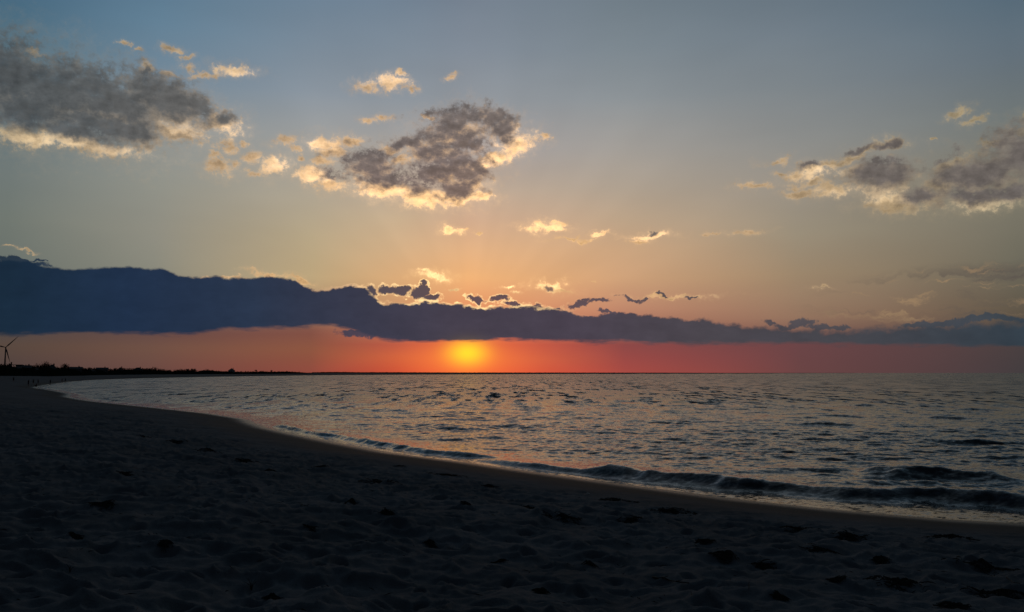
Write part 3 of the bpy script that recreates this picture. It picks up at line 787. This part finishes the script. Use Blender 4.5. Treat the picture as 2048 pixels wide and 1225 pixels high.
# ---- houses
def house(X, Y, wpx, depth, kind, wallm, label, extra=2.0, storeys=2, rot=0.0, wall_frac=.62):
    x, y = ridge(X, extra); d = y; g = gz(x, y)
    tz = top_z(Y, X, extra); h = tz - g + .3; w = wpx / F * d
    root = empty('beach_house', (x, y, g - .3), rot - math.atan2(x, y)); tag(root, label, 'house', 'houses behind the beach')
    hw, hd = w / 2, depth / 2
    if kind == 'gable':
        e = h * wall_frac
        MB().prism([(-hw, 0), (hw, 0), (hw, e), (0, h - .15), (-hw, e)], -hd, hd).build('wall', wallm, root)
        ov = .4; sl_ = (h - e) / hw
        rf = MB().prism([(-hw - ov, e - ov * sl_), (-hw - ov, e - ov * sl_ + .18), (0, h + .1), (hw + ov, e - ov * sl_ + .18), (hw + ov, e - ov * sl_), (0, h - .08)], -hd - ov, hd + ov).build('roof', M_roof, root)
    elif kind == 'side':
        e = h * wall_frac
        MB().box(-hw, hw, -hd, hd, 0, e).build('wall', wallm, root)
        V = [(-hw-.4,-hd-.4,e+.003),(hw+.4,-hd-.4,e+.003),(hw+.4,hd+.4,e+.003),(-hw-.4,hd+.4,e+.003),(-hw-.2,0,h),(hw+.2,0,h)]
        rf = mesh_from('roof', V, [(0,1,5,4),(2,3,4,5),(0,4,3),(1,2,5),(3,2,1,0)], M_roof, root)
    elif kind == 'hip':
        e = h * wall_frac
        MB().box(-hw, hw, -hd, hd, 0, e).build('wall', wallm, root)
        V = [(-hw-.5,-hd-.5,e+.003),(hw+.5,-hd-.5,e+.003),(hw+.5,hd+.5,e+.003),(-hw-.5,hd+.5,e+.003),(-hw*.35,0,h),(hw*.35,0,h)]
        rf = mesh_from('roof', V, [(0,1,5,4),(2,3,4,5),(0,4,3),(1,2,5),(3,2,1,0)], M_roof, root)
    else:                                             # flat roof carried on posts over a terrace
        e = h - 2.6
        MB().box(-hw, hw, -hd, hd, 0, e).build('wall', wallm, root)
        MB().box(-hw * .2, hw * .98, -hd * .8, hd * .8, e + .003, h - .3).build('upper_wall', wallm, root)
        for px_ in (-hw + .15, -hw * .6):
            for py_ in (-hd + .15, hd - .15): MB().box(px_ - .1, px_ + .1, py_ - .1, py_ + .1, e + .003, h - .3).build('post', M_wood, root)
        MB().box(-hw, -hw * .25, -hd, -hd + .06, e + .003, e + .9).build('railing', M_wood, root)
        rf = MB().box(-hw - .3, hw + .3, -hd - .3, hd + .3, h - .297, h).build('roof', M_roof, root)
    if kind in ('gable', 'side', 'hip'):
        cx_ = hw * .45; MB().box(cx_ - .35, cx_ + .35, -.35, .35, h * .72, h + .7).build('chimney', M_brick, rf)
    n = max(2, int(w / 2.6)); sh = e / storeys
    for s_ in range(storeys):
        for k in range(n):
            wx = -hw + (k + .5) * w / n
            if s_ == 0 and k == n // 2:
                dr = MB().box(wx - .45, wx + .45, -hd - .06, -hd - .003, .35, 2.35).build('door', M_trim, root)
                MB().box(wx + .3, wx + .36, -hd - .12, -hd - .063, 1.2, 1.3).build('handle', M_roof, dr); continue
            z0 = s_ * sh + sh * .35
            fr = MB().box(wx - .55, wx - .45, -hd - .06, -hd - .003, z0, z0 + 1.3).box(wx + .45, wx + .55, -hd - .06, -hd - .003, z0, z0 + 1.3).box(wx - .447, wx + .447, -hd - .057, -hd - .003, z0, z0 + .1).box(wx - .447, wx + .447, -hd - .057, -hd - .003, z0 + 1.2, z0 + 1.3).build('window', M_trim, root)
            MB().box(wx - .447, wx + .447, -hd - .03, -hd - .003, z0 + .103, z0 + 1.197).build('pane', M_glass, fr)
    MB().box(-hw * .9, hw * .9, -hd - 2.2, -hd - .003, .05, .32).build('deck', M_wood, root)
    return root
house(18.5, 727.0, 13, 9, 'gable', M_wall_a, 'grey gabled house nearest the wind turbine', 4)
house(33, 729.8, 19, 9, 'flat', M_wall_b, 'flat-roofed pale house with an open roof terrace', 0)
house(53, 731.0, 16, 9, 'side', M_wall_a, 'long low grey house right of the flat-roofed one', 3, wall_frac=.75)
house(73, 734.5, 12, 8, 'gable', M_wall_b, 'small pale gabled cottage left of the tallest tree', -6)
house(104, 729.8, 13, 10, 'hip', M_wall_a, 'hip-roofed house between the two tallest trees', 2)
house(152, 734.2, 22, 10, 'side', M_wall_a, 'broad house with a long level roof, right of the narrow domed tree', 0, wall_frac=.78)
house(186, 737.5, 10, 8, 'gable', M_wall_b, 'little pale house right of the broad level-roofed house', -8)
house(204, 735.6, 22, 9, 'side', M_wall_a, 'wide low house with a shallow ridge where the treeline starts', 0, wall_frac=.75)
house(240, 735.0, 12, 9, 'gable', M_wall_a, 'gabled house standing alone in the first stretch of treeline', 2)
house(276, 735.6, 18, 9, 'hip', M_wall_a, 'hip-roofed house left of the domed tree midway along the bay', 2)
house(463, 737.0, 13, 12, 'gable', M_wall_b, 'pale gabled house far along the bay, above the treeline', 0)
house(632, 744.9, 15, 12, 'side', M_wall_b, 'last small pale building where the treeline sinks to the sea', -30, storeys=1)

# ---- wind turbine beyond the ridge
tx, ty = at_dist(9, 2600); hub_z = H + (HOR - 695.5) / F * 2600
wtb = empty('wind_turbine', (tx, ty, 3.5), -math.atan2(tx, ty)); tag(wtb, 'dark three-bladed wind turbine towering over the ridge at the left edge', 'wind turbine')
hz = hub_z - 3.5
MB().tube([(0, 0, 0), (0, 0, hz * .5), (0, 0, hz - 1.6)], [2.6, 2.1, 1.5], 20).build('tower', M_turb, wtb, True)
MB().tube([(0, -3.2, hz), (0, -2.4, hz), (0, 5.5, hz), (0, 6.6, hz)], [1.3, 2.0, 1.9, 1.1], 12).build('nacelle', M_turb, wtb, True)
MB().tube([(0, -6.2, hz), (0, -5.6, hz), (0, -4.4, hz), (0, -3.2, hz)], [.3, 1.2, 1.8, 1.8], 14).build('hub', M_turb, wtb, True)
for ang in (43, 164, 284):
    a = R(ang); ux, uz = sin(a), cos(a); mb = MB(); L = 46.0
    pts = []; rr_ = []
    for t, ch, th in ((0, 1.0, 1.0), (.06, 1.1, .9), (.2, 1.9, .5), (.45, 1.45, .32), (.75, .95, .2), (1.0, .3, .08)):
        pts.append((ux * (1.2 + L * t), -4.6 - .6 * t, hz + uz * (1.2 + L * t))); rr_.append((ch, th))
    n0 = 0
    for p, (ch, th) in zip(pts, rr_):
        for k in range(10):
            q = 2 * pi * k / 10; off = cos(q) * ch
            mb.v.append((p[0] + uz * off, p[1] + sin(q) * th, p[2] - ux * off))
    for i in range(len(pts) - 1):
        for k in range(10): a0 = i * 10 + k; b0 = i * 10 + (k + 1) % 10; mb.f.append((a0, b0, b0 + 10, a0 + 10))
    mb.f.append(tuple(range(50, 60))); mb.f.append(tuple(range(9, -1, -1)))
    mb.build('blade', M_turb, wtb, True)

# ---- people on the beach
def person(Xp, Yp, label, shirt, pants, face=0.0, pose='stand', hgt=1.72):
    x, y, z = drop(Xp, Yp)
    root = empty('person', (x, y, z - .01), R(face)); tag(root, label, 'person', 'people at the water\'s edge')
    s_ = hgt / 1.72; root.scale = (s_, s_, s_)
    V = []; E = []; rd = []
    def add(p, r, par=None):
        V.append(p); rd.append(r); i = len(V) - 1
        if par is not None: E.append((par, i))
        return i
    ph = .95; sw = {'stand': .03, 'walk': .26, 'sit': 0}[pose]
    if pose == 'sit': ph = .13
    pel = add((0, 0, ph), (.135, .11))
    sp = add((0, .0 if pose != 'sit' else .04, ph + .2), (.115, .09), pel); ch = add((0, .01, ph + .4), (.145, .10), sp)
    nk = add((0, .0, ph + .54), (.05, .05), ch); hb = add((0, -.01, ph + .61), (.065, .075), nk); hm = add((0, -.012, ph + .69), (.078, .095), hb); ht = add((0, 0, ph + .765), (.05, .06), hm)
    add((0, -.115, ph + .675), (.012, .012), hm)                       # nose
    for e_ in (-1, 1): add((e_ * .085, .005, ph + .68), (.014, .02), hm)   # ears
    for sd in (-1, 1):
        sh_ = add((sd * .165, .01, ph + .47), (.055, .05), ch)
        fw = sd * sw * .8
        el = add((sd * .225, .03 + fw * .4, ph + .20), (.04, .04), sh_)
        wr = add((sd * .24, -.06 + fw, ph - .03 if pose != 'sit' else ph + .03), (.027, .03), el)
        pm = add((sd * .24, -.075 + fw, ph - .10 if pose != 'sit' else ph - .02), (.035, .018), wr)
        for q in range(4):
            f1 = add((sd * (.215 + .016 * q), -.085 + fw, ph - (.155 if pose != 'sit' else .06)), (.009, .009), pm)
            add((sd * (.215 + .016 * q), -.078 + fw, ph - (.19 if pose != 'sit' else .09) - .006 * (q in (1, 2))), (.008, .008), f1)
        add((sd * .205, -.12 + fw, ph - (.12 if pose != 'sit' else .03)), (.009, .009), pm)
        hp = add((sd * .085, 0, ph - .06), (.09, .09), pel)
        if pose == 'sit':
            kn = add((sd * .13, -.40, .42), (.06, .06), hp); an = add((sd * .12, -.62, .07), (.038, .038), kn); add((sd * .12, -.80, .04), (.042, .03), an)
        else:
            k_ = -sd * sw
            kn = add((sd * .095, k_ * .5 - .02, .50), (.058, .058), hp); an = add((sd * .095, k_ + (.03 if k_ > 0 else 0), .09), (.036, .038), kn); add((sd * .10, k_ - .15, .035), (.042, .03), an)
    me = bpy.data.meshes.new('body'); me.from_pydata(V, E, []); me.update()
    bo = link_mesh('body', me, M_skin, root)
    sk = bo.modifiers.new('skin', 'SKIN'); bo.modifiers.new('sub', 'SUBSURF').levels = 1; bo.modifiers['sub'].render_levels = 1; sk.use_smooth_shade = True
    for i, r in enumerate(rd): me.skin_vertices[0].data[i].radius = r
    me.skin_vertices[0].data[0].use_root = True
    MB().tube([(0, .0, ph - .04), (0, .0, ph + .12), (0, .01, ph + .36), (0, .01, ph + .50), (0, 0, ph + .55)], [(.165, .135), (.15, .12), (.19, .135), (.17, .10), (.07, .065)], 14).build('shirt', shirt, root, True)
    mb = MB()
    for sd in (-1, 1):
        if pose == 'sit': mb.tube([(sd * .07, .02, .12), (sd * .11, -.2, .29), (sd * .13, -.38, .42)], [.115, .10, .085], 12)
        else: mb.tube([(sd * .07, 0, ph), (sd * .088, -sd * sw * .2, .74), (sd * .095, -sd * sw * .42 - .01, .55)], [.115, .105, .088], 12)
    mb.build('shorts', pants, root, True)
    MB().tube([(0, .03, ph + .60), (0, .02, ph + .68), (0, .008, ph + .76), (0, .0, ph + .80)], [(.06, .06), (.088, .09), (.075, .08), (.03, .03)], 12).build('hair', M_hair, root, True)
    return root
c1 = simple_mat('cloth_navy', (.03, .04, .07), .85); c2 = simple_mat('cloth_grey', (.10, .10, .11), .85); c3 = simple_mat('cloth_red', (.12, .03, .03), .85); c4 = simple_mat('cloth_black', (.02, .02, .022), .85)
person(27, 764.5, 'dark figure standing alone, leftmost person on the beach', c4, c4, 20)
person(56.5, 773.5, 'dark figure standing nearest on the beach, left end of the waterside group', c4, c1, -30, hgt=1.85)
person(66.5, 769, 'figure standing left in the pair behind the seated one', c1, c4, 10)
person(76, 769, 'figure standing right in the pair behind the seated one', c2, c4, 160)
person(73, 773.8, 'dark figure sitting low on the sand by the tip of the water', c3, c4, -40, 'sit')
person(100.5, 769.5, 'lone small figure at the water between the group and the far pair', c4, c2, 60)
person(124, 766, 'figure on the left of the far pair by the bay shore', c3, c1, -60, 'walk')
person(130.5, 765, 'figure on the right of the far pair by the bay shore', c4, c4, -60, 'walk')

# ---- seaweed, twigs and a shell on the sand
def weed(Xp, Yp, wpx, label=None, group=None, tilt=0.0, n=None, seed=0, flat=1.0):
    x0, y0, z0 = drop(Xp, Yp); dist = math.hypot(x0, y0)
    hw = wpx / F * dist; hy = hw * .85
    r = np.random.default_rng(900 + seed); n = n or int(70 + 130 * hw); V = []; Fc = []
    n = min(n, 420); P0 = []; 
    for _ in range(n):
        a = r.uniform(0, 2 * pi); u = min(abs(r.normal(0, .55)), .95); lx, ly = cos(a) * u * hw, sin(a) * u * hy
        ct, st = cos(tilt), sin(tilt); lx, ly = lx * ct - ly * st, lx * st + ly * ct
        L = r.uniform(.06, .24) * (.7 + .5 * hw); th = r.normal(tilt, .7); k = r.normal(0, 2.2); hgt = abs(r.normal(0, .012)) * (1.2 - min(u, 1)) * flat + .003; wd = r.uniform(.004, .012)
        pts = []
        for s_ in range(5):
            q = s_ / 4 - .5; th2 = th + k * q
            pts.append((lx + L * q * cos(th2), ly + L * q * sin(th2), hgt * (1 - (2 * q) ** 2) + .006 + r.uniform(0, .012)))
        P0.append((pts, wd))
    gx = np.array([x0 + p[0] for pts, _ in P0 for p in pts]); gy = np.array([y0 + p[1] for pts, _ in P0 for p in pts]); g = sand_height(gx, gy) - z0
    j = 0
    for pts, wd in P0:
        i = len(V)
        for s_, p in enumerate(pts):
            z = p[2] + g[j]; j += 1; w_ = wd * (1 - .5 * abs(s_ - 2) / 2)
            V += [(p[0], p[1] - w_, z), (p[0], p[1] + w_, z), (p[0], p[1], z + w_ * 1.6)]
        for s_ in range(4):
            b0 = i + s_ * 3
            for k in range(3): Fc.append((b0 + k, b0 + (k + 1) % 3, b0 + 3 + (k + 1) % 3, b0 + 3 + k))
    o = mesh_from('seaweed_clump', V, Fc, M_weed); o.location = (x0, y0, z0); tag(o, label, 'seaweed', group); return o
GW = 'clumps of dried seaweed on the sand'
W_ = [
 (1128,1037,42,'broad matted seaweed clump, largest of those below the bright middle of the surf',-.1),
 (1058,1017,38,'thin trailing seaweed streak just above and left of the broad matted clump',-.25),
 (1262,1046,26,'compact seaweed clump right of the broad matted one',0),
 (1345,1026,46,'long ragged seaweed line above and right of the compact clump',-.2),
 (1232,1002,44,'narrow seaweed streak beside the white shell',-.2),
 (756,967,48,'long dark seaweed streak highest on the sand below the narrow surf',-.12),
 (892,951,46,'thin seaweed line near the wet sand, below the foam at mid shore',-.2),
 (1797,1167,56,'long dark seaweed clump lying low in the right foreground',-.28),
 (2004,1189,62,'big dark seaweed heap at the lower right corner',.0),
 (1965,1131,60,'slanting seaweed trail above the corner heap at the right edge',-.3),
 (1702,1076,36,'dark seaweed knot below the wide breaker',-.1),
 (1598,1061,40,'seaweed strip left of the knot below the wide breaker',-.15),
 (1905,1076,46,'seaweed band close under the swash at the right',-.1),
 (1640,1103,34,'straggling seaweed line slanting below the strip under the breaker',-.3),
 (1452,1121,26,'round seaweed clump, left of the two side by side in mid right sand',0),
 (1528,1138,24,'round seaweed clump, right of the two side by side in mid right sand',0),
 (417,901,26,'dark seaweed patch farthest left on the bend of the beach',-.1),
 (490,924,28,'seaweed patch just right of the farthest left patch',-.15),
 (546,1199,17,'small seaweed tuft near the bottom edge, left of centre',0),
 (1080,1188,14,'small seaweed tuft near the bottom edge, right of centre',.4),
]
for i, (X, Y, w, lab, tl) in enumerate(W_): weed(X, Y, w, lab, GW, tl, seed=i)
for i, (X, Y, w) in enumerate([(1410,1087,18),(1332,1024,20),(774,1031,14),(288,875,16),(353,884,22),(539,943,12),(205,1011,22),(799,933,12),(1907,1217,24),(1672,1165,16),(700,1005,12),(930,1010,10),(1000,1125,9),(620,1060,10),(330,1090,10),(150,1075,9),(1180,1130,10),(860,1090,9),(1560,1200,12),(250,950,12),(1760,1120,12),(640,935,16),(980,975,18)]):
    weed(X, Y, w, 'little dark tuft of dried seaweed scattered on the trampled sand', 'little seaweed tufts', random.uniform(-.4, .2), seed=60 + i, flat=.7)

def stick(name, pa, pb, rad_, mat, label, cat, bend=.03, up=0.0, forks=0):
    a = Vector(drop(*pa)); b = Vector(drop(*pb)); mb = MB(); pts = []
    for i in range(7):
        t = i / 6; p = a.lerp(b, t); p += Vector((0, sin(t * pi) * bend, 0)); g = ground_at(p.x, p.y)
        pts.append(Vector((p.x, p.y, max(g, min(a.z, b.z)) + rad_ * .8 + sin(t * pi) * up)) - a)
    mb.tube(pts, [rad_ * (1 - .55 * i / 6) for i in range(7)], 7)
    for k in range(forks):
        i = 2 + k * 2 % 4; d = (pts[i + 1] - pts[i]).normalized(); q = pts[i] + d * .10 + Vector((.0, (-1) ** k * .07, .04))
        mb.tube([pts[i], q], [rad_ * .6, rad_ * .25], 5)
    o = mb.build(name, mat, None, True); o.location = a; tag(o, label, cat); return o
stick('driftwood_stick', (1305, 1156), (1378, 1174), .011, M_weed, 'thin curved dark stick in the foreground below the twin seaweed clumps', 'stick', .04, forks=2)
stick('driftwood_stick', (1968, 1148), (2040, 1172), .009, M_weed, 'thin straight dark stick slanting above the corner seaweed heap', 'stick', .0, forks=1)
stick('driftwood_stick', (600, 1010), (640, 1016), .008, M_weed, 'short dark twig lying on the left middle sand', 'stick', .02, forks=1)
def sprig(Xp, Yp, hgt, n, label, name, mat, seed):
    x, y, z = drop(Xp, Yp); r = np.random.default_rng(seed); mb = MB()
    for k in range(n):
        a = r.uniform(0, 2 * pi); ln = r.uniform(.05, .5) * hgt; h2 = hgt * r.uniform(.6, 1)
        mb.tube([(0, 0, -.02), (cos(a) * ln * .3, sin(a) * ln * .3, h2 * .5), (cos(a) * ln, sin(a) * ln, h2 * .85), (cos(a) * ln * 1.5, sin(a) * ln * 1.5, h2 * .95)], [.0035, .003, .0025, .0012], 5)
    o = mb.build(name, mat, None, True); o.location = (x, y, z); tag(o, label, 'dry stem' if n < 3 else 'dry plant')
sprig(1498, 1180, .13, 2, 'pale upright reed stem stuck in the right foreground sand', 'reed_stem', M_reed, 3)
sprig(503, 1186, .13, 6, 'dry forked sprig poking up from the sand at lower left', 'dry_sprig', M_weed, 4)
sprig(140, 1145, .09, 5, 'low dry sprig near the lower left corner', 'dry_sprig', M_weed, 5)
# shell: a ribbed half dome
x, y, z = drop(1176, 989); V = [(0, 0, .03)]; Fc = []
for i in range(1, 6):
    for k in range(24):
        a = 2 * pi * k / 24; r_ = .045 * sin(i / 5 * pi / 2) * (1 + .05 * cos(k * pi)) * (1 - .25 * (sin(a) < -.8)); V.append((cos(a) * r_, sin(a) * r_ * .9, .03 * cos(i / 5 * pi / 2)))
for k in range(24): Fc.append((0, 1 + k, 1 + (k + 1) % 24))
for i in range(4):
    for k in range(24): a0 = 1 + i * 24 + k; b0 = 1 + i * 24 + (k + 1) % 24; Fc.append((a0, a0 + 24, b0 + 24, b0))
o = mesh_from('sea_shell', V, Fc, M_shell, smooth=True); o.location = (x, y, z + .003); tag(o, 'small white shell at the left end of a seaweed streak near the surf', 'shell')
# scattered bits nobody could count
r = np.random.default_rng(77); V = []; Fc = []
bx = r.uniform(-14, 26, 2600); by = r.uniform(5.2, 40, 2600); dd = coast_dist(bx, by); ok = (dd > 7) & (np.abs(bx) < by * .72 + 1); bx, by = bx[ok], by[ok]
bx = bx + fbm(bx / 3, by / 3, 2, 31) * 2; gzv = sand_height(bx, by)
for x, y, z in zip(bx, by, gzv):
    L = r.uniform(.015, .075); th = r.uniform(0, pi); w_ = r.uniform(.002, .006); i = len(V); c, s_ = cos(th), sin(th); zz = z + .006
    V += [(x - c * L - s_ * w_, y - s_ * L + c * w_, zz), (x - c * L + s_ * w_, y - s_ * L - c * w_, zz), (x + c * L, y + s_ * L, zz + .008), (x, y, zz + .014)]
    Fc += [(0 + i, 1 + i, 2 + i), (i, 2 + i, 3 + i), (1 + i, 3 + i, 2 + i), (i, 3 + i, 1 + i)]
lit_ = mesh_from('beach_litter', V, Fc, M_weed); tag(lit_, 'tiny bits of weed and twig strewn over the sand', 'beach litter', kind='stuff')
